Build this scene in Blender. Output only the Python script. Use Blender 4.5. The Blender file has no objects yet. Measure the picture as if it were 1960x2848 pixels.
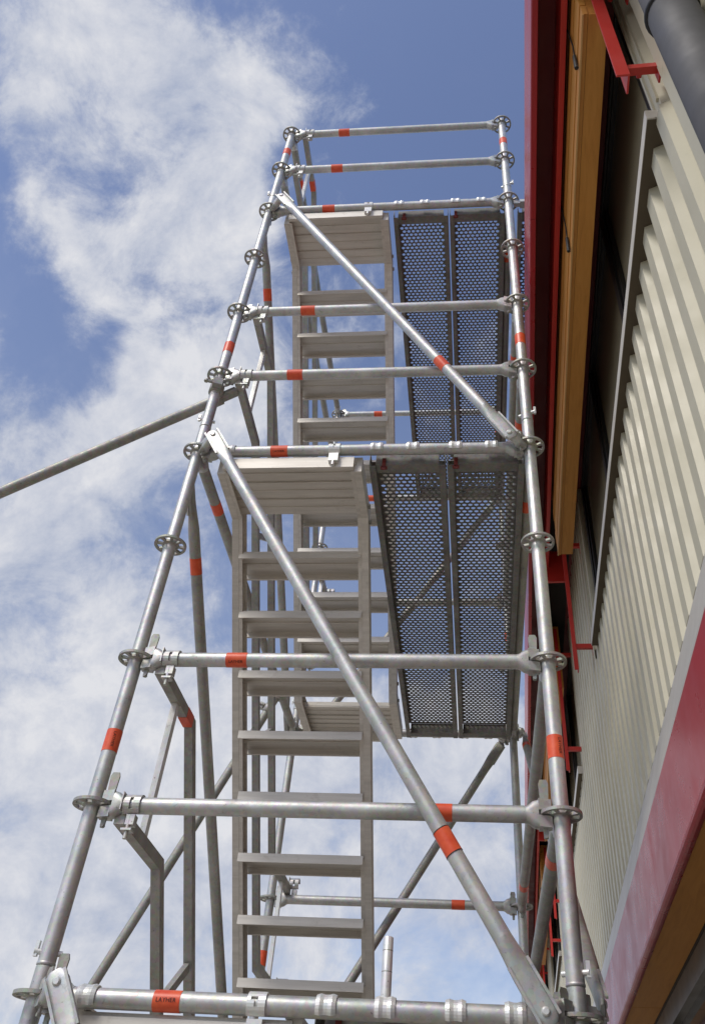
import bpy, math, random
from mathutils import Vector, Matrix
random.seed(7)
SC = bpy.context.scene
COL = SC.collection
PI = math.pi
rad = math.radians

# ------------------------------------------------------------------ camera
def rotm(rx, ry, rz):
    return (Matrix.Rotation(rz, 3, 'Z') @ Matrix.Rotation(ry, 3, 'Y') @ Matrix.Rotation(rx, 3, 'X'))
CAM_R = rotm(2.3371, -.0518, .0764)
CAM_P = Vector((1.1522, -2.4895, -.4711))
FPX, PPX, PPY = 2341.0, 110.5, -144.2
cd = bpy.data.cameras.new('camera')
cam = bpy.data.objects.new('camera', cd); COL.objects.link(cam)
cam.matrix_world = Matrix.Translation(CAM_P) @ CAM_R.to_4x4()
cd.sensor_fit = 'VERTICAL'; cd.sensor_height = 36.0; cd.sensor_width = 24.8
cd.lens = 36.0 * FPX / 2848
cd.shift_x = -PPX / 2848; cd.shift_y = PPY / 2848
cd.clip_start = .02; cd.clip_end = 3000
SC.camera = cam

# ------------------------------------------------------------------ world
SUN_DIR = Vector((-.42, -.54, .74)).normalized()          # towards the sun
SUN_EL = math.asin(SUN_DIR.z); SUN_AZ = math.atan2(SUN_DIR.x, SUN_DIR.y)
W = bpy.data.worlds.new('World'); SC.world = W; W.use_nodes = True
nt = W.node_tree; N = nt.nodes; LK = nt.links; N.clear()
def wn(t, **k):
    n = N.new(t)
    for a, b in k.items(): setattr(n, a, b)
    return n
def wmath(op, a, b=None, c=None, clamp=False):
    n = wn('ShaderNodeMath', operation=op, use_clamp=clamp)
    for i, v in enumerate((a, b, c)):
        if v is None: continue
        if isinstance(v, (int, float)): n.inputs[i].default_value = v
        else: LK.new(v, n.inputs[i])
    return n.outputs[0]
out = wn('ShaderNodeOutputWorld')
sky = wn('ShaderNodeTexSky', sky_type='NISHITA', sun_disc=False)
sky.sun_elevation = SUN_EL; sky.sun_rotation = SUN_AZ
sky.air_density = 1.0; sky.dust_density = 1.2; sky.ozone_density = 2.2
bg1 = wn('ShaderNodeBackground'); bg1.inputs[1].default_value = .15
hs = wn('ShaderNodeHueSaturation'); hs.inputs['Hue'].default_value = .510; hs.inputs['Saturation'].default_value = .98; hs.inputs['Value'].default_value = .98
LK.new(sky.outputs[0], hs.inputs['Color']); LK.new(hs.outputs[0], bg1.inputs[0])
tc = wn('ShaderNodeTexCoord')
nrm = wn('ShaderNodeVectorMath', operation='NORMALIZE'); LK.new(tc.outputs['Generated'], nrm.inputs[0])
D = nrm.outputs[0]
def wnoise(scale, detail, rough, dist=0., off=(0, 0, 0)):
    mp = wn('ShaderNodeMapping'); mp.inputs['Location'].default_value = off
    LK.new(D, mp.inputs[0])
    n = wn('ShaderNodeTexNoise'); LK.new(mp.outputs[0], n.inputs['Vector'])
    n.inputs['Scale'].default_value = scale; n.inputs['Detail'].default_value = detail
    n.inputs['Roughness'].default_value = rough; n.inputs['Distortion'].default_value = dist
    return n.outputs[0]
def pix_dir(x, y):        # where in the sky a cloud stands: direction as a unit vector
    k = 1960 / 1596
    v = Vector(((x * k - 980 - PPX) / FPX, -(y * k - 1424 - PPY) / FPX, -1.0))
    return (CAM_R @ v).normalized()
CLOUDS = [  # (x, y, radius, weight)
    (120, 130, 230, .26), (330, 260, 260, .40), (470, 330, 210, .40), (300, 440, 260, .34), (440, 560, 230, .42), (300, 700, 170, .34), (230, 560, 160, .2),
    (180, 330, 200, .22), (560, 210, 160, .16), (700, 180, 170, .10), (470, 850, 190, .44), (380, 910, 160, .35), (180, 980, 200, .36),
    (360, 1100, 190, .12), (560, 1020, 150, .2), (170, 1290, 230, .32), (60, 1400, 200, .28), (150, 1560, 260, .36), (330, 1700, 300, .40),
    (120, 1850, 320, .42), (420, 2000, 330, .36), (700, 1800, 300, .38), (1000, 1760, 260, .40), (1150, 1900, 240, .34), (900, 2080, 260, .22),
    (1170, 70, 80, .16), (90, 2200, 200, .05),
    (40, 620, 130, -.26), (140, 790, 150, -.32), (230, 850, 80, -.2), (560, 640, 110, -.10), (620, 480, 100, -.12), (420, 70, 130, -.12), (900, 200, 420, -.26), (1000, 700, 420, -.25),
    (700, 1150, 260, -.14), (820, 1380, 220, -.2), (330, 1480, 110, -.16), (310, 770, 90, -.1), (1050, 1300, 250, -.22), (60, 860, 120, -.2),
    (330, 370, 70, -.12), (280, 1230, 100, -.12), (640, 1420, 140, -.2)]
acc = None
for x, y, r, w in CLOUDS:
    d = pix_dir(x, y)
    dp = wn('ShaderNodeVectorMath', operation='DOT_PRODUCT'); LK.new(D, dp.inputs[0]); dp.inputs[1].default_value = d
    mr = wn('ShaderNodeMapRange', interpolation_type='SMOOTHSTEP')
    LK.new(dp.outputs['Value'], mr.inputs[0])
    mr.inputs[1].default_value = math.cos(1.15 * r / 1906); mr.inputs[2].default_value = 1.0
    mr.inputs[3].default_value = 0; mr.inputs[4].default_value = w
    acc = mr.outputs[0] if acc is None else wmath('ADD', acc, mr.outputs[0])
n1 = wnoise(3.2, 10, .58, .2, (3.1, 1.7, .4))
n2 = wnoise(9.5, 9, .66, .35, (7.3, 2.2, 5.1))
n4 = wnoise(30, 7, .7, .4, (2.3, 4.2, 1.1))
acc = wmath('MINIMUM', wmath('MAXIMUM', acc, -.42), .46)
field = wmath('ADD', wmath('MULTIPLY_ADD', n1, 1.25, -.62), wmath('MULTIPLY_ADD', n2, 1.35, -.67))
field = wmath('ADD', field, wmath('MULTIPLY_ADD', n4, .38, -.19))
field = wmath('ADD', field, wmath('MULTIPLY', acc, .95))
mk = wn('ShaderNodeMapRange', interpolation_type='SMOOTHSTEP'); LK.new(field, mk.inputs[0])
mk.inputs[1].default_value = -.07; mk.inputs[2].default_value = .46
mask = wmath('MULTIPLY', mk.outputs[0], .96)
# low haze paling the blue towards the horizon
sep = wn('ShaderNodeSeparateXYZ'); LK.new(D, sep.inputs[0])
hz = wn('ShaderNodeMapRange'); LK.new(sep.outputs[2], hz.inputs[0])
hz.inputs[1].default_value = .80; hz.inputs[2].default_value = .1; hz.inputs[3].default_value = .015; hz.inputs[4].default_value = .62
mask = wmath('SUBTRACT', 1.0, wmath('MULTIPLY', wmath('SUBTRACT', 1.0, mask), wmath('SUBTRACT', 1.0, hz.outputs[0])))
def sunward(scale, detail, rough, dist, off, step):
    a = wn('ShaderNodeVectorMath', operation='ADD'); LK.new(D, a.inputs[0]); a.inputs[1].default_value = tuple(SUN_DIR * step)
    mp = wn('ShaderNodeMapping'); mp.inputs['Location'].default_value = off; LK.new(a.outputs[0], mp.inputs[0])
    n = wn('ShaderNodeTexNoise'); LK.new(mp.outputs[0], n.inputs['Vector'])
    n.inputs['Scale'].default_value = scale; n.inputs['Detail'].default_value = detail
    n.inputs['Roughness'].default_value = rough; n.inputs['Distortion'].default_value = dist
    return n.outputs[0]
form = wmath('MULTIPLY', wmath('SUBTRACT', n2, sunward(9.5, 9, .66, .35, (7.3, 2.2, 5.1), .03)), 1.5)
form = wmath('ADD', form, wmath('MULTIPLY', wmath('SUBTRACT', n1, sunward(3.2, 10, .58, .2, (3.1, 1.7, .4), .06)), 1.6))
n3 = wnoise(6.5, 8, .6, .3, (1.2, 8.8, 3.3))
dens = wn('ShaderNodeMapRange'); LK.new(wmath('ADD', wmath('MULTIPLY', field, .75), wmath('ADD', form, wmath('MULTIPLY_ADD', n3, 1.0, -.5))), dens.inputs[0])
dens.inputs[1].default_value = -.16; dens.inputs[2].default_value = .82
cr = wn('ShaderNodeValToRGB'); LK.new(dens.outputs[0], cr.inputs[0])
cr.color_ramp.elements[0].color = (.36, .405, .52, 1); cr.color_ramp.elements[1].color = (.665, .67, .70, 1)
bg2 = wn('ShaderNodeBackground'); LK.new(cr.outputs[0], bg2.inputs[0]); bg2.inputs[1].default_value = 1.0
mix = wn('ShaderNodeMixShader'); LK.new(mask, mix.inputs[0]); LK.new(bg1.outputs[0], mix.inputs[1]); LK.new(bg2.outputs[0], mix.inputs[2])
LK.new(mix.outputs[0], out.inputs[0])

# ------------------------------------------------------------------ sun (behind thin cloud: soft), exposure
sl = bpy.data.lights.new('sun', 'SUN'); sl.energy = 1.5; sl.angle = rad(20); sl.color = (1, .95, .86)
so = bpy.data.objects.new('sun', sl); COL.objects.link(so)
so.rotation_euler = SUN_DIR.to_track_quat('Z', 'Y').to_euler(); so.location = (-20, -20, 40)
SC.view_settings.view_transform = 'Standard'; SC.view_settings.look = 'None'
SC.view_settings.exposure = 0.20; SC.view_settings.gamma = 1.0; SC.view_settings.use_curve_mapping = False
SC.render.engine = 'CYCLES'
SC.cycles.max_bounces = 8

# ------------------------------------------------------------------ materials
def mat(name, col, rough=.5, metal=0., spec=.5):
    m = bpy.data.materials.new(name); m.use_nodes = True
    b = m.node_tree.nodes['Principled BSDF']
    b.inputs['Base Color'].default_value = (*col, 1); b.inputs['Roughness'].default_value = rough
    b.inputs['Metallic'].default_value = metal; b.inputs['Specular IOR Level'].default_value = spec
    return m
def nodes(m): return m.node_tree.nodes, m.node_tree.links, m.node_tree.nodes['Principled BSDF']
def coords(m, scale=(1, 1, 1), rnd=True, kind='Object'):
    n, l, b = nodes(m)
    t = n.new('ShaderNodeTexCoord'); mp = n.new('ShaderNodeMapping'); mp.inputs['Scale'].default_value = scale
    if rnd:
        oi = n.new('ShaderNodeObjectInfo'); a = n.new('ShaderNodeVectorMath'); a.operation = 'MULTIPLY_ADD'
        l.new(oi.outputs['Random'], a.inputs[0]); a.inputs[1].default_value = (17, 23, 31); l.new(t.outputs[kind], a.inputs[2])
        l.new(a.outputs[0], mp.inputs[0])
    else: l.new(t.outputs[kind], mp.inputs[0])
    return mp.outputs[0]
def noise(m, vec, scale, detail=4, rough=.55, dist=0.):
    n, l, b = nodes(m); t = n.new('ShaderNodeTexNoise'); l.new(vec, t.inputs['Vector'])
    t.inputs['Scale'].default_value = scale; t.inputs['Detail'].default_value = detail; t.inputs['Roughness'].default_value = rough
    t.inputs['Distortion'].default_value = dist
    return t.outputs[0]
def ramp(m, fac, stops):
    n, l, b = nodes(m); r = n.new('ShaderNodeValToRGB'); l.new(fac, r.inputs[0])
    e = r.color_ramp.elements
    while len(e) < len(stops): e.new(.5)
    for i, (p, c) in enumerate(stops):
        e[i].position = p; e[i].color = (*c, 1) if len(c) == 3 else c
    return r.outputs[0]
def mixc(m, fac, a, b_, mode='MIX'):
    n, l, b = nodes(m); x = n.new('ShaderNodeMix'); x.data_type = 'RGBA'; x.blend_type = mode
    for s, v in ((x.inputs[0], fac), (x.inputs[6], a), (x.inputs[7], b_)):
        if isinstance(v, (int, float)): s.default_value = v
        elif isinstance(v, tuple): s.default_value = (*v, 1)
        else: l.new(v, s)
    return x.outputs[2]
def setin(m, name, v):
    n, l, b = nodes(m); l.new(v, b.inputs[name])
def bump(m, h, strength=.2, dist=.002):
    n, l, b = nodes(m); x = n.new('ShaderNodeBump'); l.new(h, x.inputs['Height'])
    x.inputs['Strength'].default_value = strength; x.inputs['Distance'].default_value = dist
    l.new(x.outputs[0], b.inputs['Normal'])

def galv(name, dark, light, rough, metal, stain=.5):
    m = mat(name, light, rough, metal)
    v = coords(m)
    n, l, b = nodes(m)
    vo = n.new('ShaderNodeTexVoronoi'); l.new(v, vo.inputs['Vector']); vo.inputs['Scale'].default_value = 85
    base = ramp(m, noise(m, v, 9, 6, .65), [(.3, dark), (.7, light)])
    sp = mixc(m, .16, base, vo.outputs['Color'], 'SOFT_LIGHT')
    st = ramp(m, noise(m, v, 38, 5, .7, .6), [(.60, (1, 1, 1)), (.72, (.42, .40, .38))])
    c = mixc(m, stain, sp, st, 'MULTIPLY')
    spots = ramp(m, noise(m, v, 120, 2, .5), [(.70, (1, 1, 1)), (.76, (.25, .23, .21))])
    c = mixc(m, .6, c, spots, 'MULTIPLY')
    setin(m, 'Base Color', c)
    setin(m, 'Roughness', ramp(m, noise(m, v, 22, 4), [(.3, (rough - .09,) * 3), (.7, (rough + .12,) * 3)]))
    bump(m, noise(m, v, 60, 4, .6), .18, .002)
    return m
GALV = galv('galvanised_steel', (.44, .44, .42), (.66, .655, .63), .47, .66)
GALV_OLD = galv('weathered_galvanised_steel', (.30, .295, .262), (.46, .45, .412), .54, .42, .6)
GALV_NEW = galv('bright_galvanised_steel', (.70, .70, .67), (.86, .855, .83), .36, .4, .3)
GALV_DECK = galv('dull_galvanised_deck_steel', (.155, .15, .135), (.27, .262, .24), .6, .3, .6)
ALU = mat('dull_aluminium', (.60, .57, .52), .5, .30)
v = coords(ALU, (.6, 8, 8)); c = ramp(ALU, noise(ALU, v, 6, 5, .6), [(.3, (.62, .585, .52)), (.7, (.78, .74, .67))])
v2 = coords(ALU); d_ = ramp(ALU, noise(ALU, v2, 14, 6, .7, .5), [(.58, (1, 1, 1)), (.75, (.55, .5, .44))])
setin(ALU, 'Base Color', mixc(ALU, .42, c, d_, 'MULTIPLY')); bump(ALU, noise(ALU, v, 30, 3), .1, .001)
TAPE = mat('orange_red_tape', (.72, .055, .018), .38)
v = coords(TAPE); setin(TAPE, 'Base Color', ramp(TAPE, noise(TAPE, v, 30, 4), [(.3, (.74, .075, .026)), (.7, (.88, .145, .05))]))
INK = mat('black_ink', (.012, .010, .010), .6)
STEEL_DK = mat('dark_bolt_steel', (.10, .095, .09), .5, .6)
CLIP = mat('red_brown_clip', (.17, .025, .018), .55)
def paint(name, a, b_, rough, dirt=.35, scale=3.):
    m = mat(name, a, rough); v = coords(m, rnd=False)
    c = ramp(m, noise(m, v, scale, 6, .6), [(.3, a), (.7, b_)])
    g = ramp(m, noise(m, v, 26, 5, .7, .4), [(.58, (1, 1, 1)), (.8, (.66, .62, .56))])
    setin(m, 'Base Color', mixc(m, dirt, c, g, 'MULTIPLY'))
    setin(m, 'Roughness', ramp(m, noise(m, v, 7, 4), [(.3, (rough * .8,) * 3), (.7, (rough * 1.25,) * 3)]))
    return m
CLAD = paint('cream_cladding_paint', (.53, .497, .368), (.575, .54, .41), .42, .25)
TRIM = paint('pale_grey_flashing_paint', (.48, .46, .415), (.53, .505, .455), .36, .25)
SILLW = paint('off_white_sill_paint', (.66, .635, .57), (.72, .69, .62), .36, .2)
RED_GLOSS = paint('glossy_red_paint', (.36, .012, .020), (.41, .016, .022), .30, .04)
RED = paint('bright_red_paint', (.46, .024, .018), (.53, .034, .024), .40, .3)
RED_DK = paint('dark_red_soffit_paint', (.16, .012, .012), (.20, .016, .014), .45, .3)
FRAME = mat('black_window_frame', (.018, .018, .017), .45)
GLASS = mat('dark_window_glass', (.42, .38, .27), .12, 0, .5)
GLASS_DK = mat('dark_shop_glass', (.03, .03, .027), .06, 0, .6)
PIPE = paint('grey_pipe_plastic', (.070, .070, .074), (.095, .092, .094), .72, .3)
RUBBER = mat('black_rubber_seal', (.012, .012, .012), .6)
ROOF = mat('roof_felt', (.09, .09, .09), .8)
SILL_SHADE = mat('brown_sill_shade', (.10, .078, .05), .8)  # colour of the painted shade below the white sills
INNER = mat('dark_lining_and_gap_shade', (.02, .018, .016), .8)
WOOD = mat('larch_timber', (.40, .17, .04), .55)
v = coords(WOOD, (.9, 9, 14))
w = noise(WOOD, v, 4, 8, .65, 1.4)
c = ramp(WOOD, w, [(.2, (.46, .185, .026)), (.5, (.60, .265, .044)), (.8, (.68, .32, .065))])
oi = WOOD.node_tree.nodes.new('ShaderNodeObjectInfo')
c2 = mixc(WOOD, ramp(WOOD, oi.outputs['Random'], [(0, (0, 0, 0)), (1, (.4, .4, .4))]), c, (.34, .125, .022))
setin(WOOD, 'Base Color', c2); bump(WOOD, w, .25, .003)
GRAVEL = mat('sandy_gravel', (.26, .22, .17), .9)
v = coords(GRAVEL, rnd=False); setin(GRAVEL, 'Base Color', ramp(GRAVEL, noise(GRAVEL, v, 9, 8, .7), [(.3, (.38, .34, .275)), (.7, (.52, .47, .39))]))
bump(GRAVEL, noise(GRAVEL, v, 60, 4), .6, .02)

# ------------------------------------------------------------------ mesh helper
class MB:
    def __init__(s): s.v = []; s.f = []; s.sm = []
    def quad(s, *ix, smooth=False): s.f.append(tuple(ix)); s.sm.append(smooth)
    def add(s, vs):
        o = len(s.v); s.v += [tuple(p) for p in vs]; return o
    def hexa(s, c):        # 8 corners: bottom loop 0-3, top loop 4-7
        o = s.add(c)
        for q in ((3, 2, 1, 0), (4, 5, 6, 7), (0, 1, 5, 4), (1, 2, 6, 5), (2, 3, 7, 6), (3, 0, 4, 7)): s.quad(*[o + i for i in q])
        return s
    def box(s, a, b):
        x0, y0, z0 = a; x1, y1, z1 = b
        return s.hexa([(x0, y0, z0), (x1, y0, z0), (x1, y1, z0), (x0, y1, z0), (x0, y0, z1), (x1, y0, z1), (x1, y1, z1), (x0, y1, z1)])
    def rings(s, rings, cap=True, smooth=True):
        n = len(rings[0]); idx = [s.add(r) for r in rings]
        for a, b in zip(idx, idx[1:]):
            for i in range(n): s.quad(a + i, a + (i + 1) % n, b + (i + 1) % n, b + i, smooth=smooth)
        if cap:
            o = s.add(rings[0]); s.quad(*[o + i for i in reversed(range(n))])
            o = s.add(rings[-1]); s.quad(*[o + i for i in range(n)])
        return s
    def tube(s, p0, p1, r, n=18, cap=True, r1=None):
        p0 = Vector(p0); p1 = Vector(p1); d = (p1 - p0).normalized()
        a = d.orthogonal().normalized(); b = d.cross(a)
        r1 = r if r1 is None else r1
        def ring(c, q): return [c + (a * math.cos(2 * PI * i / n) + b * math.sin(2 * PI * i / n)) * q for i in range(n)]
        return s.rings([ring(p0, r), ring(p1, r1)], cap)
    def lathe(s, prof, n=20, o=(0, 0, 0)):      # profile of (r, z) about Z
        o = Vector(o)
        s.rings([[o + Vector((r * math.cos(2 * PI * i / n), r * math.sin(2 * PI * i / n), z)) for i in range(n)] for r, z in prof], True)
        return s
    def grid(s, A, B, keep=None, wrap=False):   # thick sheet between two grids of points, with cells left out
        ni, nj = len(A), len(A[0])
        oa = s.add([p for r in A for p in r]); ob = s.add([p for r in B for p in r])
        k = lambda i, j: (0 <= i < ni - 1 and 0 <= j < nj - 1 and (keep is None or keep(i, j)))
        for i in range(ni - 1):
            for j in range(nj - 1):
                if not k(i, j): continue
                q = [i * nj + j, i * nj + j + 1, (i + 1) * nj + j + 1, (i + 1) * nj + j]
                s.quad(*[oa + x for x in q]); s.quad(*[ob + x for x in reversed(q)])
                for di, dj, e in ((-1, 0, (0, 1)), (0, 1, (1, 2)), (1, 0, (2, 3)), (0, -1, (3, 0))):
                    ii = i + di
                    if wrap: ii %= (ni - 1)
                    if not k(ii, j + dj):
                        a, b = q[e[0]], q[e[1]]; s.quad(oa + b, oa + a, ob + a, ob + b)
        return s
    def prism(s, poly, axis, a, b):             # convex polygon in the two other axes, extruded along axis
        def P(p, t):
            l = list(p); l.insert(axis, t); return tuple(l)
        n = len(poly); o = s.add([P(p, a) for p in poly] + [P(p, b) for p in poly])
        s.quad(*[o + i for i in range(n)]); s.quad(*[o + n + i for i in reversed(range(n))])
        for i in range(n): s.quad(o + (i + 1) % n, o + i, o + n + i, o + n + (i + 1) % n)
        return s
    def sweep(s, pts, t, x0, x1):               # mitred flat bar: centre line in YZ, in-plane thickness t, between x0 and x1
        P = [Vector((0, p[0], p[1])) for p in pts]; L = []; R = []
        for i, p in enumerate(P):
            d0 = (P[i] - P[i - 1]).normalized() if i else (P[1] - P[0]).normalized()
            d1 = (P[i + 1] - P[i]).normalized() if i < len(P) - 1 else d0
            n0 = Vector((0, -d0.z, d0.y)); n1 = Vector((0, -d1.z, d1.y)); m = (n0 + n1).normalized(); k = t / 2 / max(.3, m.dot(n0))
            L.append(p + m * k); R.append(p - m * k)
        s.rings([[(x0, l.y, l.z), (x1, l.y, l.z), (x1, r.y, r.z), (x0, r.y, r.z)] for l, r in zip(L, R)], True, False)
        return s
    def mesh(s, name):
        m = bpy.data.meshes.new(name); m.from_pydata([tuple(p) for p in s.v], [], s.f)
        m.polygons.foreach_set('use_smooth', s.sm)
        return m
def fix(me):
    import bmesh
    b = bmesh.new(); b.from_mesh(me); bmesh.ops.recalc_face_normals(b, faces=b.faces); b.to_mesh(me); b.free(); return me
def obj(name, mb, m, parent=None, M=None, kind=None):
    me = fix(mb.mesh(name)) if isinstance(mb, MB) else mb
    if m and not me.materials: me.materials.append(m)
    o = bpy.data.objects.new(name, me); COL.objects.link(o)
    if parent: o.parent = parent
    if M is not None: o.matrix_local = M
    if kind: o['kind'] = kind
    return o
def thing(name, label, cat, M=None, group=None):
    o = bpy.data.objects.new(name, None); o.empty_display_size = .1; COL.objects.link(o)
    o['label'] = label; o['category'] = cat
    if group: o['group'] = group
    if M is not None: o.matrix_world = M
    return o
def frame(p, x, y=None):     # matrix with local X along x, local Y near y
    x = Vector(x).normalized(); y = Vector(y if y else (0, 1, 0)); z = x.cross(y).normalized(); y = z.cross(x)
    return Matrix.Translation(Vector(p)) @ Matrix((x, y, z)).transposed().to_4x4()
T = Matrix.Translation
RX = lambda a: Matrix.Rotation(a, 4, 'X')
RY = lambda a: Matrix.Rotation(a, 4, 'Y')
RZ = lambda a: Matrix.Rotation(a, 4, 'Z')

G = -2.10            # ground
BW, BD = 1.40, 2.57  # bay width and depth between standard axes
R = .02415

# ------------------------------------------------------------------ ground
g = MB(); g.quad(*[g.add([p])for p in ((-400, -400, G), (400, -400, G), (400, 400, G), (-400, 400, G))])
o = obj('ground', g, GRAVEL, kind='structure'); 

# ------------------------------------------------------------------ the building
THB = math.atan(.036)
BM = T((1.8, 0, G)) @ RZ(PI / 2 - THB)      # local x runs along the wall, y out of it, z up from the ground
BLD = thing('industrial_building', 'industrial building with cream ribbed cladding, red fascia and larch shading boxes', 'building', BM)
def bb(name, m, u0, u1, d0, d1, z0, z1, parent=BLD):
    return obj(name, MB().box((u0, d0, z0 - G), (u1, d1, z1 - G)), m, parent)
UA, UB = -6.0, 22.0
PITCH, DEP = .142, .035
def ribs(name, u0, u1, z0, z1):
    # trapezoidal sheet: crest 42 mm, flank 14 mm, trough 72 mm
    pts = []; k = math.floor((u0 + .87) / PITCH) - 1
    while True:
        c = -.87 + k * PITCH
        for du, dd in ((-.044, -DEP), (-.031, 0), (.031, 0), (.044, -DEP)): pts.append((c + du, dd))
        if c > u1 + PITCH: break
        k += 1
    def at(u):
        for (a, x), (b, y) in zip(pts, pts[1:]):
            if a <= u <= b: return x + (y - x) * (u - a) / (b - a)
    pts = [(u0, at(u0))] + [p for p in pts if u0 < p[0] < u1] + [(u1, at(u1))]
    m = MB()
    A = [[(u, d, z0 - G), (u, d, z1 - G)] for u, d in pts]; B = [[(u, d - .004, z0 - G), (u, d - .004, z1 - G)] for u, d in pts]
    m.grid(A, B)
    return obj(name, m, CLAD, BLD)
SILL_Z, SOF = 2.172, 3.385
WINS = [(-1.25 + 4.8 * i, 1.80 + 4.8 * i) for i in range(-1, 4)]
ribs('wall_cladding', UA, UB, .962, SILL_Z - .004)
prev = UA
for a, b in WINS:
    if a - .08 > prev: ribs('wall_cladding', prev, a - .08, SILL_Z - .002, SOF - .002)
    prev = b + .16
ribs('wall_cladding', prev, UB, SILL_Z - .002, SOF - .002)
bb('wall_core', INNER, UA, UB, -.42, -.18, G, SOF - .02)
# base flashing: smooth sheet that kicks out below the ribs
fl = MB(); z = lambda q: q - G
fl.prism([(-.042, z(1.02)), (-.037, z(1.02)), (.002, z(.952)), (.055, z(.742)), (.055, z(.725)), (-.042, z(.725))], 0, UA, UB)
obj('base_flashing', fl, TRIM, BLD)
# glossy red fascia with rolled lower lip
fa = MB()
prof = [(.037, z(.722)), (.060, z(.722)), (.060, z(.455))] + [(.052 + .016 * math.cos(t), z(.44) + .016 * math.sin(t)) for t in [rad(x) for x in (30, 0, -30, -60, -90, -120)]] + [(.037, z(.43))]
for u0, u1 in ((UA, .62), (.622, 6.62), (6.622, 12.62), (12.622, UB)):
    m = MB(); n = len(prof)
    m.rings([[(u0, d, q) for d, q in prof], [(u1, d, q) for d, q in prof]], True, False)
    obj('red_fascia', m, RED_GLOSS, BLD)
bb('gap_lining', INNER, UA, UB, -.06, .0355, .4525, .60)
# ground floor: larch lintel, frame and glazing
for k in range(7):
    u0 = UA + 4 * k
    bb('timber_soffit', WOOD, u0, u0 + 3.996, -.098, .034, .434, .452)
bb('soffit_joint', RUBBER, UA, UB, -.112, -.099, .424, .452)
for i, u0 in enumerate([UA + 1.6 * k for k in range(17)]):
    w_ = MB(); u1 = u0 + 1.596
    w_.box((u0, -.17, z(.335)), (u1, -.101, z(.423))).box((u0, -.17, .05), (u1, -.101, .12))
    w_.box((u0, -.17, .12), (u0 + .05, -.101, z(.335))).box((u1 - .05, -.17, .12), (u1, -.101, z(.335)))
    wo = obj('shop_window', w_, mat_sw if i else (mat_sw := paint('taupe_window_frame', (.10, .092, .078), (.125, .113, .096), .4, .3)), BLD)
    obj('pane', MB().box((u0 + .05, -.155, .12), (u1 - .05, -.135, z(.335))), GLASS_DK, wo)
bb('plinth', mat('concrete_plinth', (.3, .29, .27), .85), UA, UB, -.11, -.02, G, G + .05)
# upper windows
for a, b in WINS:
    f = MB(); zt = SOF - .004; zb = SILL_Z + .035
    f.box((a, -.115, z(zb)), (b, -.030, z(zb + .06))).box((a, -.115, z(zt - .045)), (b, -.030, z(zt)))
    cuts = [a, a + .98, a + 2.0, b - .06]
    for c_ in cuts: f.box((c_, -.115, z(zb + .06)), (c_ + .06, -.030, z(zt - .045)))
    wo = obj('window', f, FRAME, BLD)
    for c0, c1 in zip(cuts, cuts[1:]):
        # sash standing slightly proud inside each light, glass behind it
        s_ = MB(); x0, x1, q0, q1 = c0 + .062, c1 - .002, zb + .062, zt - .047
        s_.box((x0, -.100, z(q0)), (x1, -.040, z(q0 + .035))).box((x0, -.100, z(q1 - .018)), (x1, -.040, z(q1)))
        s_.box((x0, -.100, z(q0 + .035)), (x0 + .035, -.040, z(q1 - .018))).box((x1 - .035, -.100, z(q0 + .035)), (x1, -.040, z(q1 - .018)))
        obj('sash', s_, FRAME, wo)
        obj('pane', MB().box((x0 + .035, -.068, z(q0 + .035)), (x1 - .035, -.060, z(q1 - .018))), GLASS, wo)
    s_ = MB().prism([(-.045, z(SILL_Z + .046)), (-.045, z(SILL_Z + .015)), (.008, z(SILL_Z)), (.030, z(SILL_Z)), (.030, z(SILL_Z + .052)), (.026, z(SILL_Z + .056))], 0, a - .035, b + .0)
    obj('sill', s_, SILLW, wo)
    obj('sill_shade_strip', MB().box((a - .03, -.11, z(SILL_Z - .0035)), (b - .004, .0285, z(SILL_Z - .0005))), SILL_SHADE, wo)  # thin brown strip, shade under the sill put in as colour
    for u0, u1 in ((a - .078, a), (b, b + .158)):      # folded jamb trims
        j = MB().box((u0, -.11, z(SILL_Z)), (u1, -.012, z(SOF - .004)))
        j.box((u0 + .008, -.012, z(SILL_Z + .06)), (u0 + .022, -.004, z(SOF - .006))).box((u1 - .022, -.012, z(SILL_Z + .06)), (u1 - .008, -.004, z(SOF - .006)))
        obj('jamb_trim', j, CLAD, wo)
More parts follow.
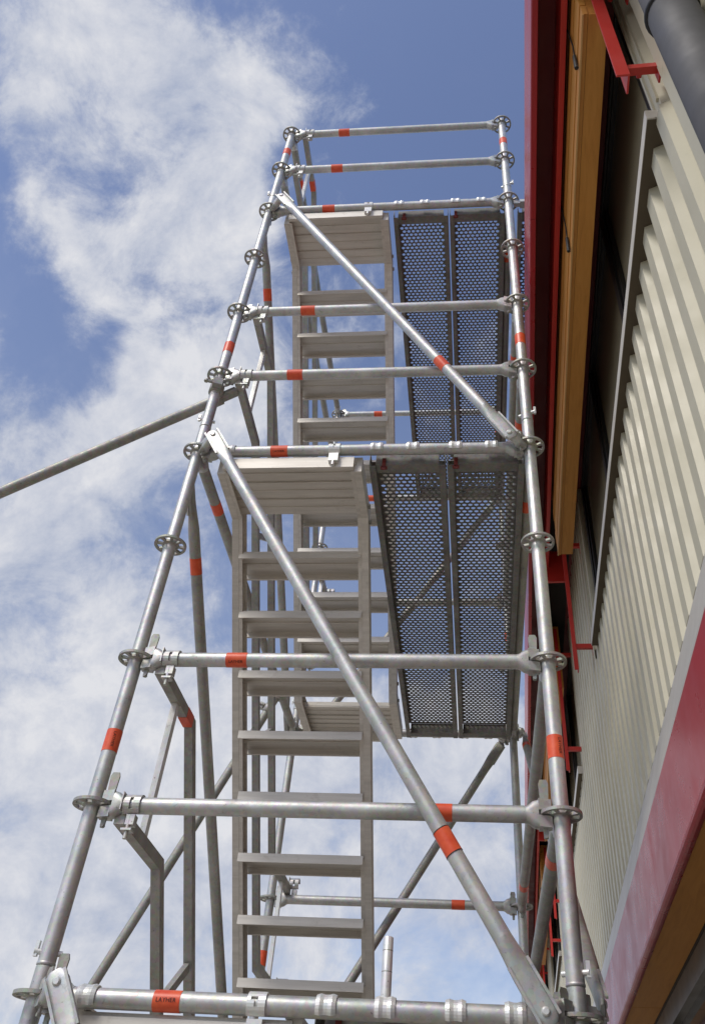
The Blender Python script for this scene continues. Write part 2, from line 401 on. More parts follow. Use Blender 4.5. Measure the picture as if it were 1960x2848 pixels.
# larch shading boxes in front of the windows, and the red rails they run on
for a, b in WINS:
    u0, u1 = a - .15, b - .05
    core = obj('shading_box', MB().box((u0 + .004, .080, z(2.792)), (u1 - .004, .150, z(3.335))), WOOD, BLD)
    for k in range(6):
        q = 2.790 + k * .0915
        ins = .003 * (k % 2)
        obj('timber_board', MB().box((u0, .1515, z(q)), (u1, .170 + ins, z(q + .0825))), WOOD, core)
    obj('drip_edge', MB().box((u0, .166, z(2.784)), (u1, .1725, z(2.7885))), mat_de if a > -6 else (mat_de := mat('pale_larch_edge', (.62, .36, .13), .5)), core)
    if a > -6:
        for cu, cz in ((a + .07, 3.33), (a + .86, 3.33)):
            cb = MB(); pts = [(cu, .186, cz), (cu - .03, .180, cz - .16), (cu - .04, .178, cz - .34), (cu - .03, .179, cz - .43)]
            for p, q in zip(pts, pts[1:]): cb.tube((p[0], p[1], z(p[2])), (q[0], q[1], z(q[2])), .0035, 6)
            cb.tube((pts[-1][0], .179, z(pts[-1][2] + .01)), (pts[-1][0] + .005, .181, z(pts[-1][2] - .09)), .008, 8)
            obj('stay_cable', cb, RUBBER, core)
    for u in (a - .15, b + .22):
        r_ = MB()     # angle-section rail
        hw = .03 if u < 0 else .020; rb = 2.165 if u < 0 else 2.135
        r_.box((u - hw, .095, z(rb)), (u + hw, .101, z(3.30))).box((u - hw, .101, z(rb)), (u - hw + .006, .135 if u < 0 else .120, z(3.30)))
        ro = obj('shade_rail', r_, RED, BLD)
        for q in ((2.265, 2.965) if -2 < u < 0 else (2.30, 3.07)):
            br = MB(); s_ = 1 if u < a else -1
            br.box((u - .012, -.004, z(q - .014)), (u + .012, .0945, z(q + .014))).box((u - .028, -.009, z(q - .045)), (u + .028, -.003, z(q + .045)))
            br.tube((u + .012, .05, z(q)), (u + .024, .05, z(q)), .009, 8)
            obj('rail_bracket', br, RED, ro)
for u in (2.36, 7.2, 12.0):
    obj('rail_end_plate', MB().box((u, .085, z(3.03)), (u + .02, .205, z(3.29))), RED, BLD)
# eave: header beam, soffit, deep glossy fascia with lip
bb('header_beam', RED, UA, UB, .188, .212, 3.15, SOF - .004)
bb('gap_shade_strip', INNER, UA, UB, .02, .1875, SOF - .012, SOF - .003)  # black strip painting the shade between header beam and shading boxes
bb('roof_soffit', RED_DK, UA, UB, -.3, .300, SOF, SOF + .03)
ef = MB()
prof = [(.302, z(3.60)), (.330, z(3.60)), (.330, z(3.135)), (.326, z(3.130)), (.304, z(3.130)), (.302, z(3.135))]
for u0, u1 in ((UA, -.4), (-.398, 5.6), (5.602, 11.6), (11.602, UB)):
    m = MB(); m.rings([[(u0, d, q) for d, q in prof], [(u1, d, q) for d, q in prof]], True, False); obj('roof_fascia', m, RED_GLOSS, BLD)
bb('roof_slab', ROOF, UA, UB, -12, .300, SOF + .032, 3.58)
bb('end_wall', CLAD, UA - .06, UA - .002, -12, .0, G, SOF - .002)
bb('end_wall', CLAD, UB + .002, UB + .06, -12, .0, G, SOF - .002)
# drainpipe with bell joint
dp = MB().tube((-1.72, .07, 0), (-1.72, .07, z(1.80)), .060, 28)
dpo = obj('drainpipe', dp, PIPE, BLD)
dp2 = MB().tube((-1.72, .07, z(1.80)), (-1.72, .07, z(SOF - .01)), .0585, 28); obj('upper_pipe', dp2, PIPE, dpo)
ring = MB().lathe([(.0605, 0), (.0665, .002), (.0675, .010), (.0665, .018), (.0595, .022)], 28, (-1.72, .07, z(1.79))); obj('pipe_collar', ring, RUBBER, dpo)
for q in (1.0, 3.0): obj('pipe_clip', MB().lathe([(.0602, 0), (.063, .001), (.063, .024), (.0602, .025)], 28, (-1.72, .07, z(q))), GALV_OLD, dpo)

# ------------------------------------------------------------------ scaffold parts shared by many
def rosette_mesh():
    m = MB(); n = 48; rr = (.0235, .0325, .0525, .0615)
    # 48 segments: 4 large holes at the diagonals, 4 small holes on the axes
    A = [[(r * math.cos(2 * PI * i / n), r * math.sin(2 * PI * i / n), .0045) for r in rr] for i in range(n + 1)]
    B = [[(x, y, -.0045) for x, y, _ in row] for row in A]
    def keep(i, j):
        i %= n
        if j != 1: return True
        s = (i + 3) % 12          # small hole centred on axes
        return not (s in (2, 3) or s in (7, 8, 9, 10) or s == 1 or s == 4)
    m.grid(A, B, keep, wrap=True)
    m.lathe([(.0243, -.0075), (.030, -.0045)], 24).lathe([(.030, .0045), (.0243, .0085)], 24)
    return fix(m.mesh('rosette'))
ROS = rosette_mesh(); ROS.materials.append(GALV_OLD)
def text_mesh(s, size):
    cu = bpy.data.curves.new('txt', 'FONT'); cu.body = s; cu.size = size; cu.align_x = 'CENTER'; cu.align_y = 'CENTER'; cu.resolution_u = 2
    ob = bpy.data.objects.new('txt', cu); me = bpy.data.meshes.new_from_object(ob)
    bpy.data.objects.remove(ob); bpy.data.curves.remove(cu); return me
def letter_band(s, size, r, ang, flip=False):
    """lettering printed round a tube whose axis is local X: text runs along X, its middle at angle ang (0 = -Y side)"""
    me = text_mesh(s, size).copy(); me.name = 'lettering'
    for p in me.vertices:
        x, h = p.co.x, p.co.y
        if flip: x, h = -x, -h
        a = ang + h / r
        p.co = (x, -r * math.cos(a), r * math.sin(a))
    me.materials.append(INK); return me
def band_mesh(r, l):
    m = MB(); rg = lambda x, q: [(x, q * math.cos(2 * PI * i / 24), q * math.sin(2 * PI * i / 24)) for i in range(24)]
    m.rings([rg(0, r - .001), rg(0, r + .0009)], False); m.rings([rg(0, r + .0009), rg(l, r + .0009)], False); m.rings([rg(l, r + .0009), rg(l, r - .001)], False)
    return m
BAND = fix(band_mesh(R, .072).mesh('tape_band')); BAND.materials.append(TAPE)
TXT_LOW = letter_band('LAYHER', .0135, R + .0022, rad(-42))
TXT_MID = letter_band('LAYHER', .0150, R + .0022, rad(-4))
def wedge_head_mesh():
    m = MB()
    for s in (1, -1):
        a, b = .0075 * s, .040 * s
        m.hexa([(.027, -.013, min(a, b)), (.064, -.022, min(a, b)), (.064, .022, min(a, b)), (.027, .013, min(a, b)),
                (.027, -.013, max(a, b)), (.064, -.022, max(a, b)), (.064, .022, max(a, b)), (.027, .013, max(a, b))])
    ring = lambda x, ry, rz, p: [(x, ry * abs(math.cos(t)) ** p * math.copysign(1, math.cos(t)), rz * abs(math.sin(t)) ** p * math.copysign(1, math.sin(t))) for t in [2 * PI * (i + .5) / 20 for i in range(20)]]
    m.rings([ring(.064, .022, .040, .5), ring(.080, .025, .036, .7), ring(.094, .0258, .0258, 1), ring(.100, .0252, .0252, 1)], True)
    return fix(m.mesh('wedge_head'))
HEAD = wedge_head_mesh(); HEAD.materials.append(GALV)
def wedge_mesh(top):
    m = MB(); m.prism([(.040, -.066), (.052, -.066), (.060, top - .012), (.056, top), (.036, top), (.031, top - .012)], 1, -.0035, .0035)
    m.tube((.046, -.007, -.060), (.046, .007, -.060), .006, 8)
    return fix(m.mesh('wedge'))
WEDGES = [wedge_mesh(t) for t in (.056, .074, .100)]
for w_ in WEDGES: w_.materials.append(GALV_OLD)
TUBES = {}
def tube_mesh(L, r=R, n=20):
    k = (round(L, 4), r)
    if k not in TUBES:
        m = MB().tube((.094, 0, 0), (L - .094, 0, 0), r, n); TUBES[k] = fix(m.mesh('tube'))
    return TUBES[k]
def ledger(p0, p1, label, group, band=.32, text=None, wedge=(1, 1), m=GALV):
    p0 = Vector(p0); p1 = Vector(p1); L = (p1 - p0).length
    t = thing('scaffold_ledger', label, 'scaffold tube', frame(p0, p1 - p0, Vector((0, 0, 1)).cross(p1 - p0)), group)
    me = tube_mesh(L)
    tb = obj('tube', me, m, t)
    for e, M in ((0, Matrix()), (1, T((L, 0, 0)) @ RZ(PI))):
        h = obj('wedge_head', HEAD, None, t, M)
        obj('wedge', WEDGES[wedge[e]], None, h, RX(rad(random.uniform(-4, 4))))
    if band is not None:
        b = obj('tape_band', BAND, None, t, T((band, 0, 0)))
        if text: obj('lettering', text, None, b, T((.036, 0, 0)))
    return t

# standards
def standard(x, y, label, top=5.05, text=False):
    t = thing('scaffold_standard', label, 'scaffold post', T((x, y, G)), 'upright standards at the corners of the stair tower')
    obj('base_plate', MB().box((-.075, -.075, 0), (.075, .075, .008)), GALV_OLD, t)
    obj('base_jack', MB().tube((0, 0, .008), (0, 0, .32), .019, 14).lathe([(.03, .20), (.045, .205), (.045, .225), (.03, .23)], 10), GALV_OLD, t)
    cuts = [-1.80, .068, 2.150, 4.150, top]
    for a, b in zip(cuts, cuts[1:]):
        m = MB(); q0, q1 = a - G, b - G
        cr_ = lambda q, z_: [(q * math.cos(2 * PI * i / 24), q * math.sin(2 * PI * i / 24), z_) for i in range(24)]
        m.rings([cr_(R - .002, q0), cr_(R, q0 + .002)], False); m.rings([cr_(R, q0 + .002), cr_(R, q1 - .003)], False); m.rings([cr_(R, q1 - .003), cr_(R - .0025, q1)], True)
        if a > 0:
            m.lathe([(R + .0004, q0 + .001), (R + .0014, q0 + .002), (R + .0014, q0 + .006), (R + .0004, q0 + .008)], 24)
        obj('tube', m, GALV, t)
    for q in (.10, 2.20, 4.19):       # locking bolts by the joints
        a = rad(-25 if x > .5 else 200); c, s_ = math.cos(a), math.sin(a)
        m = MB().tube((-c * .034, -s_ * .034, q - G), (c * .040, s_ * .040, q - G), .0075, 8)
        lb = obj('locking_bolt', m, GALV_NEW, t)
        obj('bolt_latch', MB().box((c * .036 - .004, s_ * .036 - .004, q - .012 - G), (c * .036 + .006, s_ * .036 + .006, q + .026 - G)), GALV_NEW, lb)
    for k in range(11):
        obj('rosette', ROS, None, t, T((0, 0, .5 * k - G)) @ RZ(0))
    for q in (.665, 2.668, 4.70):
        b = obj('tape_band', BAND, None, t, T((0, 0, q - G)) @ RY(-PI / 2))
        if text and q < 1:
            me = text_mesh('LAYHER', .0145).copy(); me.name = 'lettering'
            for p in me.vertices:
                zz_, h = -p.co.x, p.co.y; a = rad(-62) + h / (R + .002)
                p.co = ((R + .0022) * math.cos(a), (R + .0022) * math.sin(a), zz_)
            me.materials.append(INK)
            obj('lettering', me, None, b, RY(PI / 2) @ T((0, 0, .036)))
    return t
standard(0, 0, 'front left galvanised post of the stair tower with the raking tube clamped to it', text=True)
standard(BW, 0, 'front right galvanised post nearest the cream ribbed wall, with lettered orange band', text=True)
standard(0, BD, 'rear left galvanised post seen through the gaps between the stair treads')
standard(BW, BD, 'rear right galvanised post behind the grating decks, next to the red fascia')

# ledgers across the front
FG = 'ledgers across the front of the tower'
LV = {0: 'lowest and thickest-looking ledger, along the bottom edge of the frame', .5: 'second ledger from the bottom, its orange band close behind the diagonal brace',
      1: 'third ledger from the bottom, crossing in front of the lower grating decks', 2: 'front ledger carrying the middle landing and the lower pair of grating decks',
      2.5: 'ledger just above the clamp of the left raking tube', 3: 'ledger crossing the upper decks where the upper brace meets them midway',
      4: 'front ledger carrying the top landing and the upper pair of grating decks', 4.5: 'guard ledger second from the top, against the blue sky', 5: 'topmost front guard ledger against the blue sky'}
for q, lab in LV.items():
    ledger((0, 0, q), (BW, 0, q), lab, FG, 1.015 if q == .5 else .32, TXT_LOW if q in (1, 2) else (TXT_MID if q == 0 else None), (2 if q in (.5, 1, 0) else 0, 2 if q in (.5, 1) else 0))
BG = 'ledgers across the back of the tower'
for q, lab in {1: 'rear ledger with an orange band at its right, seen below the grating decks', 2: 'rear ledger at the far end of the lower grating decks',
               2.5: 'rear ledger almost hidden behind the third front ledger', 3: 'rear ledger just behind the upper flight, above the bottom landing', 4: 'rear ledger under the far end of the upper grating decks',
               5: 'thin rear guard ledger showing through the upper flight of treads'}.items():
    ledger((0, BD, q), (BW, BD, q), lab, BG, 1.018 if q == 1 else .32)
LG = 'ledgers along the left side of the tower'
for q, lab in {2: 'left side ledger running back under the middle landing, with an orange band', 4.5: 'left side guard ledger second from the top, running back from the rosette',
               5: 'uppermost left side guard ledger running back from the topmost rosette'}.items():
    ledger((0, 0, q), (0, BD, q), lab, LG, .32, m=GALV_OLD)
RG = 'ledgers along the right side of the tower'
for q, lab in {.5: 'right side ledger, the lowest one, sloping down behind the lettered post', 1: 'right side ledger second from the bottom, ending at the rear ledger with the orange band',
               2: 'right side ledger next to the lower grating decks', 2.5: 'right side guard ledger just above the lower decks, next to the front right post',
               3: 'right side guard ledger one rosette higher, between upper deck and post', 4: 'right side ledger beside the upper grating decks'}.items():
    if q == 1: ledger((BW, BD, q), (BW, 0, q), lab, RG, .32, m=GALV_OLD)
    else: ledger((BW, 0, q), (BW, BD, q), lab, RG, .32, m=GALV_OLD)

# diagonal braces: tube flattened at the ends with rivet and wedge foot
def brace(p0, p1, nrm, label, band=None, inw=.05):
    p0 = Vector(p0); p1 = Vector(p1); L = (p1 - p0).length
    t = thing('diagonal_brace', label, 'scaffold brace', frame(p0, p1 - p0, nrm), 'diagonal braces of the stair tower')
    n = 24; rr = []
    def ring(x, ry, rz, p):
        return [(x, ry * abs(math.cos(a)) ** p * math.copysign(1, math.cos(a)), rz * abs(math.sin(a)) ** p * math.copysign(1, math.sin(a))) for a in [2 * PI * (i + .5) / n for i in range(n)]]
    prof = [(-.030, .006, .016, .8), (-.022, .009, .024, .7), (0, .0095, .030, .55), (.06, .0095, .030, .55), (.10, .012, .0295, .6), (.15, .020, .026, .85), (.185, R, R, 1)]
    ra = [ring(*a) for a in prof]; rb = [ring(L - x, a, b, c) for x, a, b, c in reversed(prof)]
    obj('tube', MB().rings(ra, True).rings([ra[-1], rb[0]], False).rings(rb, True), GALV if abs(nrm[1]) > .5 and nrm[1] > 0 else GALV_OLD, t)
    for e, (x, s_) in enumerate(((0, 1), (L, -1))):
        m = MB()
        m.lathe([(.011, 0), (.011, .003), (.007, .006)], 14)
        m2 = MB(); m2.v = [(a, -c, b) for a, b, c in m.v]; m2.f = m.f; m2.sm = m.sm
        obj('rivet', m2, GALV_NEW, t, T((x, -.0095, 0)))
        for k in (-1, 1):
            lip = MB().box((min(-s_ * .02, s_ * .12), -.0165, k * .027 - .0035), (max(-s_ * .02, s_ * .12), -.0085, k * .027 + .0035))
            obj('pressed_lip', lip, GALV, t, T((x, 0, 0)))
    if band is not None:
        tb = obj('tape_band', BAND, None, t, T((band, 0, 0)))
        if p1.z < .2 and nrm[1] > 0:
            for q in (-.002, .071): obj('ink_line', MB().rings([[(x, (R + .0014) * math.cos(2 * PI * i / 24), (R + .0014) * math.sin(2 * PI * i / 24)) for i in range(24)] for x in (q, q + .0022)], False), INK, tb)
    # wedge feet joining the flattened ends to the rosettes
    inv = t.matrix_world.inverted()
    for p in (p0, p1):
        ax = min(((x, y) for x in (0, BW) for y in (0, BD)), key=lambda q: (q[0] - p.x) ** 2 + (q[1] - p.y) ** 2)
        zr = round(p.z / .5) * .5; h = Vector((p.x - ax[0], p.y - ax[1], 0)); k = h.length / .108
        f = obj('wedge_foot', HEAD, None, t)
        f.matrix_local = inv @ frame((ax[0], ax[1], zr), h, Vector((0, 0, 1)).cross(h)) @ Matrix.Diagonal((max(.75, k), .8, .8, 1))
        w2 = obj('wedge', WEDGES[1], None, f)
    return t
YN = (0, 1, 0)       # towards the tower
brace((.085, -.085, 2.015), (BW - .085, -.085, -.005), (0, 1, 0), 'lower front diagonal brace crossing the two lower guard ledgers, wide orange band', 1.872)
brace((.085, -.085, 4.015), (BW - .085, -.085, 1.995), (0, 1, 0), 'upper front diagonal brace crossing in front of the upper flight and decks', 1.80)
brace((.085, -.085, .015), (BW - .085, -.085, -1.985), (0, 1, 0), 'front diagonal brace whose riveted top end shows in the lower left corner')
brace((.085, BD + .085, .015), (BW - .085, BD + .085, 1.96), (0, -1, 0), 'rear diagonal brace rising to the right below the grating decks')
brace((.085, BD + .085, 2.015), (BW - .085, BD + .085, 3.96), (0, -1, 0), 'rear diagonal brace behind the middle of the lower decks, mostly hidden')
brace((-.026, .088, 1.885), (-.026, BD - .088, -.01), (1, 0, 0), 'left side diagonal brace running down from the middle landing, with orange band', .31)
brace((-.026, .088, 3.885), (-.026, BD - .088, 1.99), (1, 0, 0), 'left side diagonal brace running down from the top landing, with orange band', .31)
brace((BW + .065, BD - .055, 1.955), (BW + .065, .055, .045), (-1, 0, 0), 'right side diagonal brace squeezed between the front right post and the wall', .22)

# raking tubes tied to the tower
def raker(p0, p1, label, cpost, axis):
    p0 = Vector(p0); p1 = Vector(p1); L = (p1 - p0).length; d = (p1 - p0).normalized()
    t = thing('raking_tube', label, 'scaffold tube', frame(p0, d, axis.cross(d)), 'raking tubes propping the tower on the left')
    obj('tube', MB().rings([[(x, q * math.cos(2 * PI * i / 24), q * math.sin(2 * PI * i / 24)) for i in range(24)] for x, q in ((0, R), (L, R))], True), GALV_OLD, t)
    inv = t.matrix_world.inverted()
    c = MB()
    c.rings([[(x, q * math.cos(2 * PI * i / 24), q * math.sin(2 * PI * i / 24)) for i in range(24)] for x, q in ((.075, R), (.077, R + .008), (.125, R + .008), (.127, R))], False)
    c.box((.085, R + .006, -.022), (.118, R + .034, .022)); c.tube((.10, R + .01, -.03), (.10, R + .05, -.03), .007, 8)
    obj('tube_clamp', c, GALV_OLD, t)
    c = MB().lathe([(R, -.026), (R + .009, -.024), (R + .009, .024), (R, .026)], 24)
    c.box((-.022, -R - .038, -.020), (.022, -R - .004, .020)).tube((-.012, -R - .02, 0), (-.06, -R - .02, 0), .007, 8).lathe([(.0105, 0), (.0105, .010)], 6, (-.052, -R - .02, -.005))
    o = obj('post_clamp', c, GALV_OLD, t); o.matrix_local = inv @ frame(cpost, axis.orthogonal(), axis.cross(axis.orthogonal())) if abs(axis.z) < .5 else inv @ T(cpost) @ RZ(rad(20))
    return t
d1 = Vector((-.807, -.03, -.591)).normalized(); s1 = Vector((.003, .052, 2.405)); s1 = s1 - d1 * .085
raker(s1, s1 + d1 * ((G - s1.z) / d1.z), 'raking tube clamped to the front left post, running out across the clouds to the left', (0, 0, 2.405), Vector((0, 0, 1)))
P0 = Vector((-.033, 2.1, 1.986)); d2 = (Vector((-.715, 2.1, .434)) - P0).normalized(); s2 = P0 - d2 * .02
raker(s2, s2 + d2 * ((G - s2.z) / d2.z), 'raking tube descending to the lower left behind the stair handrails', (0, 2.1, 2.0), Vector((0, 1, 0)))

# ------------------------------------------------------------------ stair flights
def arc_strap(x0, x1, a0, a1, r0=R + .001, r1=R + .006, n=14, hole=None, bulge=None, nj=5):
    """strap bent over a tube that runs along X; angle measured from -Y (front) upwards"""
    A = []; B = []
    for i in range(n + 1):
        a = a0 + (a1 - a0) * i / n; ra = []; rb = []
        for j in range(nj + 1):
            x = x0 + (x1 - x0) * j / nj; e = bulge[j] if bulge else 0
            ra.append((x, -(r1 + e) * math.cos(a), (r1 + e) * math.sin(a))); rb.append((x, -(r0) * math.cos(a), r0 * math.sin(a)))
        A.append(ra); B.append(rb)
    return MB().grid(A, B, hole)
CLAW = fix(arc_strap(-.026, .026, rad(-40), rad(150), hole=None, bulge=(-.001, .0022, -.0005, -.0005, .0022, -.001), nj=5).mesh('claw')); CLAW.materials.append(GALV_NEW)
CLAWS = arc_strap(-.024, .024, rad(-62), rad(150), hole=lambda i, j: not (3 <= i <= 4 and j == 2) and not (i == 5 and j in (1, 2)), n=14)
CLAWS.box((-.020, -.020, -.075), (.020, .020, -.033)).tube((0, -.012, -.095), (0, -.012, -.075), .008, 8)
KEYCLAW = fix(CLAWS.mesh('hook_clamp')); KEYCLAW.materials.append(GALV_NEW)

TREAD = MB(); X0, X1 = .1285, .6735
TREAD.box((X0, 0, -.036), (X1, .004, 0)).box((X0, .004, -.006), (X1, .166, -.002)).box((X0, .166, -.034), (X1, .170, 0)).box((X0, .158, -.034), (X1, .166, -.030))
TREAD.box((X0, .078, -.0105), (X1, .083, -.006))
for q in (.02, .05, .08, .11, .14): TREAD.box((X0, q, -.002), (X1, q + .006, .001))
TREAD = fix(TREAD.mesh('tread')); TREAD.materials.append(ALU)
PLANK = MB()
PLANK.box((.124, 0, -.020), (.682, .1085, .006)).box((.124, .002, -.0265), (.682, .009, -.020)).box((.124, .055, -.0235), (.682, .058, -.020))
PLANK = fix(PLANK.mesh('landing_plank')); PLANK.materials.append(ALU)
def flight(zb, label):
    t = thing('stair_flight', label, 'stairs', T((0, 0, zb)), 'aluminium flights of the stair tower')
    line = [(.030, 1.945), (.345, 1.945), (2.06, -.035), (2.50, -.035)]
    for x0, x1, s_ in ((.096, .126, 1), (.677, .707, -1)):
        m = MB().sweep(line, .080, x0, x1)
        st = obj('stringer', m, ALU, t)
        fl = MB()
        for off in (-.0365, .0365):      # flanges on the inner side
            pts = line
            P = [Vector((a, b)) for a, b in pts]
            fl.sweep([(a, b) for a, b in [(p.x + (0 if i in (0, 3) else 0), p.y + (off if i in (0, 3) else off * (1.0 if i == 1 else 1.0))) for i, p in enumerate(P)]] if False else [(line[0][0], line[0][1] + off), (line[1][0] + off * .45, line[1][1] + off), (line[2][0] + off * .45, line[2][1] + off), (line[3][0], line[3][1] + off)], .006, x1 + .0005 if s_ > 0 else x0 - .0165, x1 + .0165 if s_ > 0 else x0 - .0005)
        obj('flange', fl, ALU, st)
    for x0 in (.0945, .7085):
        for (y, q) in ((.30, 1.945), (.37, 1.915), (2.0, .03), (2.09, -.03)):
            sgn = -1 if x0 < .4 else 1
            obj('joint_bolt', MB().tube((x0, y, q), (x0 + .008 * sgn, y, q), .011, 8), GALV_OLD, t)
    for k in range(1, 10):
        obj('tread', TREAD, None, t, T((0, .43 + .166 * (k - 1), 2 - .2 * k)))
    for k in range(3):
        obj('landing_plank', PLANK, None, t, T((0, .020 + .110 * k, 1.968)))
        obj('landing_plank', PLANK, None, t, T((0, 2.16 + .112 * k, -.012)))
    obj('end_beam', MB().box((.126, .0, 1.905), (.676, .017, 1.962)), ALU, t)
    obj('end_beam', MB().box((.126, 2.500, -.085), (.676, 2.520, -.02)), ALU, t)
    obj('hook_clamp', KEYCLAW, None, t, T((.592, 0, 2.0)))
    obj('claw', CLAW, None, t, T((.14, 0, 2.0)))
    for x in (.14, .62): obj('claw', CLAW, None, t, T((x, BD, 0)) @ RZ(PI))
    return t
flight(-2.0, 'lowest stair flight, only the underside of its landing showing under the bottom ledger')
flight(0.0, 'lower full stair flight of grey-brown aluminium treads behind the lower diagonal brace')
flight(2.0, 'upper stair flight of aluminium treads below the top landing, left of the upper decks')

# handrails of the flights
COUP = arc_strap(-.026, .026, rad(-70), rad(160), R + .001, R + .007, hole=lambda i, j: not (2 <= i <= 5 and j in (2,)))
COUP.box((-.030, -.034, -.024), (-.027, .004, .030)).box((-.010, -.014, -.060), (.016, .014, -.030)).box((-.016, -.020, -.078), (.016, .010, -.072)).tube((0, -.008, -.10), (0, -.008, -.03), .007, 8)
COUP = fix(COUP.mesh('rail_coupler')); COUP.materials.append(GALV)
def handrail(zb, label, taped):
    t = thing('stair_handrail', label, 'handrail', T((0, 0, zb)), 'handrails of the stair flights')
    top = [(.0, .965), (.405, .965), (2.06, -.955), (2.57, -.955)]
    low = [(.0, .465), (.405, .465), (2.06, -1.455), (2.57, -1.455)]
    xa, xb = .078, .110
    for nm, l in (('upper_rail', top), ('lower_rail', low)):
        r_ = obj(nm, MB().sweep(l, .040, xa, xb), GALV_OLD, t)
        b = MB().box((xa - .0012, .31, l[0][1] - .0212), (xb + .0012, .385, l[0][1] + .0212))
        if nm in taped: obj('tape_band', b, TAPE, r_)
        obj('rail_coupler', COUP, None, t, T((.128, 0, l[0][1] + .035)))
        obj('rail_coupler', COUP, None, t, T((.128, BD, l[3][1] + .035)))
    sl = (-.955 - .965) / (2.06 - .405)
    def on(l, y): return l[0][1] if y < .405 else l[0][1] + sl * (y - .405)
    for y in (.215, 2.36):
        zt, zl = (.965 - .02, .465 + .02) if y < 1 else (-.955 - .02, -1.455 + .02)
        obj('strut', MB().sweep([(y, zt), (y, zl)], .030, xa + .006, xb - .006), GALV_NEW, t)
    for y in (.965, 1.62):
        obj('strut', MB().sweep([(y - .015, on(top, y) - .028), (y - .245, on(low, y - .245) + .028)], .030, xa + .006, xb - .006), GALV_OLD, t)
    return t
handrail(0.0, 'stair handrail starting at the two lowest front guard ledgers, with a strut between its rails', ('upper_rail',))
handrail(2.0, 'stair handrail starting at the ledgers just above the front raking tube, behind the lower flight', ())
handrail(4.0, 'stair handrail starting at the two topmost ledgers, red tape at its bends', ('upper_rail', 'lower_rail'))

# ------------------------------------------------------------------ perforated steel decks
def panel_mesh(W_, L_, px=.0268, py=.0225):
    m = MB(); nx = int(W_ / px); ny = int(L_ / py); x0 = (W_ - nx * px) / 2; y0 = (L_ - ny * py) / 2
    rx, ry = .0101, .0086
    for j in range(ny):
        st = (j % 2) * px / 2
        for i in range(nx if not j % 2 else nx - 1):
            cx, cy = x0 + st + (i + .5) * px, y0 + (j + .5) * py; hx, hy = px / 2, py / 2
            outer = [(cx + hx, cy), (cx + hx, cy + hy), (cx, cy + hy), (cx - hx, cy + hy), (cx - hx, cy), (cx - hx, cy - hy), (cx, cy - hy), (cx + hx, cy - hy)]
            mid = [(cx + rx * 1.18 * math.cos(k * PI / 4), cy + ry * 1.18 * math.sin(k * PI / 4), .0006) for k in range(8)]
            inn = [(cx + rx * math.cos(k * PI / 4), cy + ry * math.sin(k * PI / 4), .005) for k in range(8)]
            o = m.add([(a, b, 0) for a, b in outer] + mid + inn)
            for k in range(8):
                k1 = (k + 1) % 8
                m.quad(o + k, o + k1, o + 8 + k1, o + 8 + k); m.quad(o + 8 + k, o + 8 + k1, o + 16 + k1, o + 16 + k, smooth=True)
        if j % 2:      # half cells at the sides stay plain
            for a in (x0, x0 + nx * px - px / 2): 
                o = m.add([(a, y0 + j * py, 0), (a + px / 2, y0 + j * py, 0), (a + px / 2, y0 + (j + 1) * py, 0), (a, y0 + (j + 1) * py, 0)]); m.quad(o, o + 1, o + 2, o + 3)
    for a, b, c, d in ((0, x0, 0, L_), (x0 + nx * px, W_, 0, L_), (x0, x0 + nx * px, 0, y0), (x0, x0 + nx * px, y0 + ny * py, L_)):
        o = m.add([(a, c, 0), (b, c, 0), (b, d, 0), (a, d, 0)]); m.quad(o, o + 1, o + 2, o + 3)
    return m.mesh('perforated_panel')
DW = .318
PANELS = {}
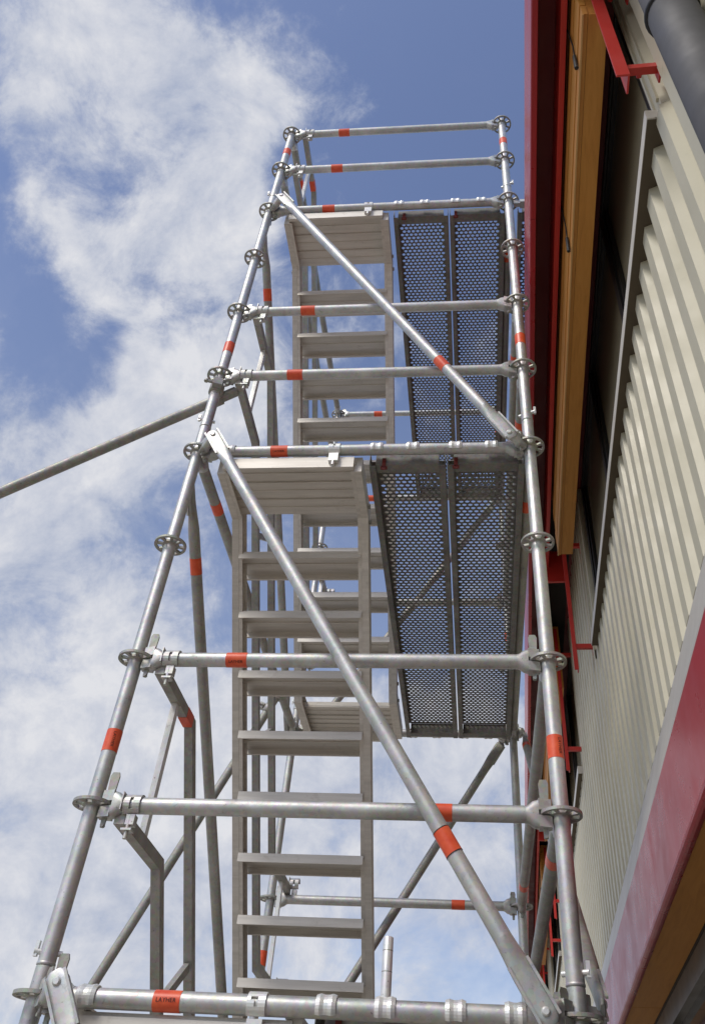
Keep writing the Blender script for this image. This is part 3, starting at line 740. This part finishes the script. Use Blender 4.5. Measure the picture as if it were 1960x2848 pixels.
def deck(x, y, zq, L_, label, group, hooks=(.075, .235), clip=.06, rear=True):
    t = thing('steel_deck', label, 'scaffold deck', T((x, y, zq)), group)
    if L_ not in PANELS:
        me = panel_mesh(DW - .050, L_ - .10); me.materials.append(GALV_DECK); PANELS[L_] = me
    obj('perforated_panel', PANELS[L_], None, t, T((.025, .05, .020)))
    for x0, x1, f0, f1 in ((0, .003, .003, .026), (DW - .003, DW, DW - .026, DW - .003)):
        m = MB().box((x0, .0, -.052), (x1, L_, .024)).box((f0, .0, -.052), (f1, L_, -.049)).box((f0, .05, .021), (f1, L_ - .05, .024))
        m.box((x0 + (.003 if x0 == 0 else -.023), .0, -.049), (x0 + (.006 if x0 == 0 else -.020), L_, -.038))
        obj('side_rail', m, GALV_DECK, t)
    for a, b in ((.0, .050), (L_ - .050, L_)):
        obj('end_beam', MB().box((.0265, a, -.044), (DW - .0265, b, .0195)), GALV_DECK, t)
    for h in hooks:
        obj('claw', CLAW, None, t, T((h, -y, 0)))
        if rear: obj('claw', CLAW, None, t, T((h, BD - y, 0)) @ RZ(PI))
    if clip is not None:
        obj('locking_clip', MB().box((clip - .008, -.006, -.075), (clip + .008, -.001, -.012)).box((clip - .014, -.006, -.062), (clip + .014, .012, -.058)).tube((clip, -.01, -.03), (clip, .004, -.03), .006, 8), CLIP, t)
    return t
DL = 2.48
def pair(q, a, b, grp):
    deck(.735, .045, q, DL, a, grp, (.035, .185), .062); deck(1.062, .045, q, DL, b, grp, (.035, .183), .035)
pair(0.0, 'left steel deck behind the bottom ledger, below the frame except its claws', 'right steel deck behind the bottom ledger, below the frame except its claws', 'steel decks of the lowest landing')
pair(2.0, 'perforated steel deck of the lower pair, beside the lower stair flight', 'perforated steel deck of the lower pair, next to the wall side', 'lower pair of perforated steel decks')
pair(4.0, 'perforated steel deck of the upper pair, beside the upper stair flight', 'perforated steel deck of the upper pair, next to the right post', 'upper pair of perforated steel decks')
deck(1.455, .045, 4.0, 2.0, 'dark steel deck leading over the roof edge behind the front right post', 'roof bridging deck', (), None, False)
t = thing('deck_bracket', 'galvanised bracket carrying the roof edge deck at the front right post', 'bracket', T((BW, 0, 4.0)))
obj('arm', MB().box((.064, -.022, -.045), (.40, .022, -.02)).box((.028, -.012, -.045), (.0635, .012, -.010)), GALV, t)
obj('upright', MB().box((.36, -.015, -.0195), (.40, .015, .10)), GALV, t)

# loose short pipe standing on the bottom deck
t = thing('short_pipe', 'short bright aluminium pipe standing upright behind the bottom ledger', 'pipe', T((.915, .036, .025)))
obj('tube', MB().lathe([(.0138, 0), (.0138, .150), (.0125, .152)], 20), GALV_NEW, t)
for q in (.068, .118): obj('ring_joint', MB().lathe([(.0139, q), (.0144, q + .001), (.0139, q + .002)], 20), GALV_OLD, t)
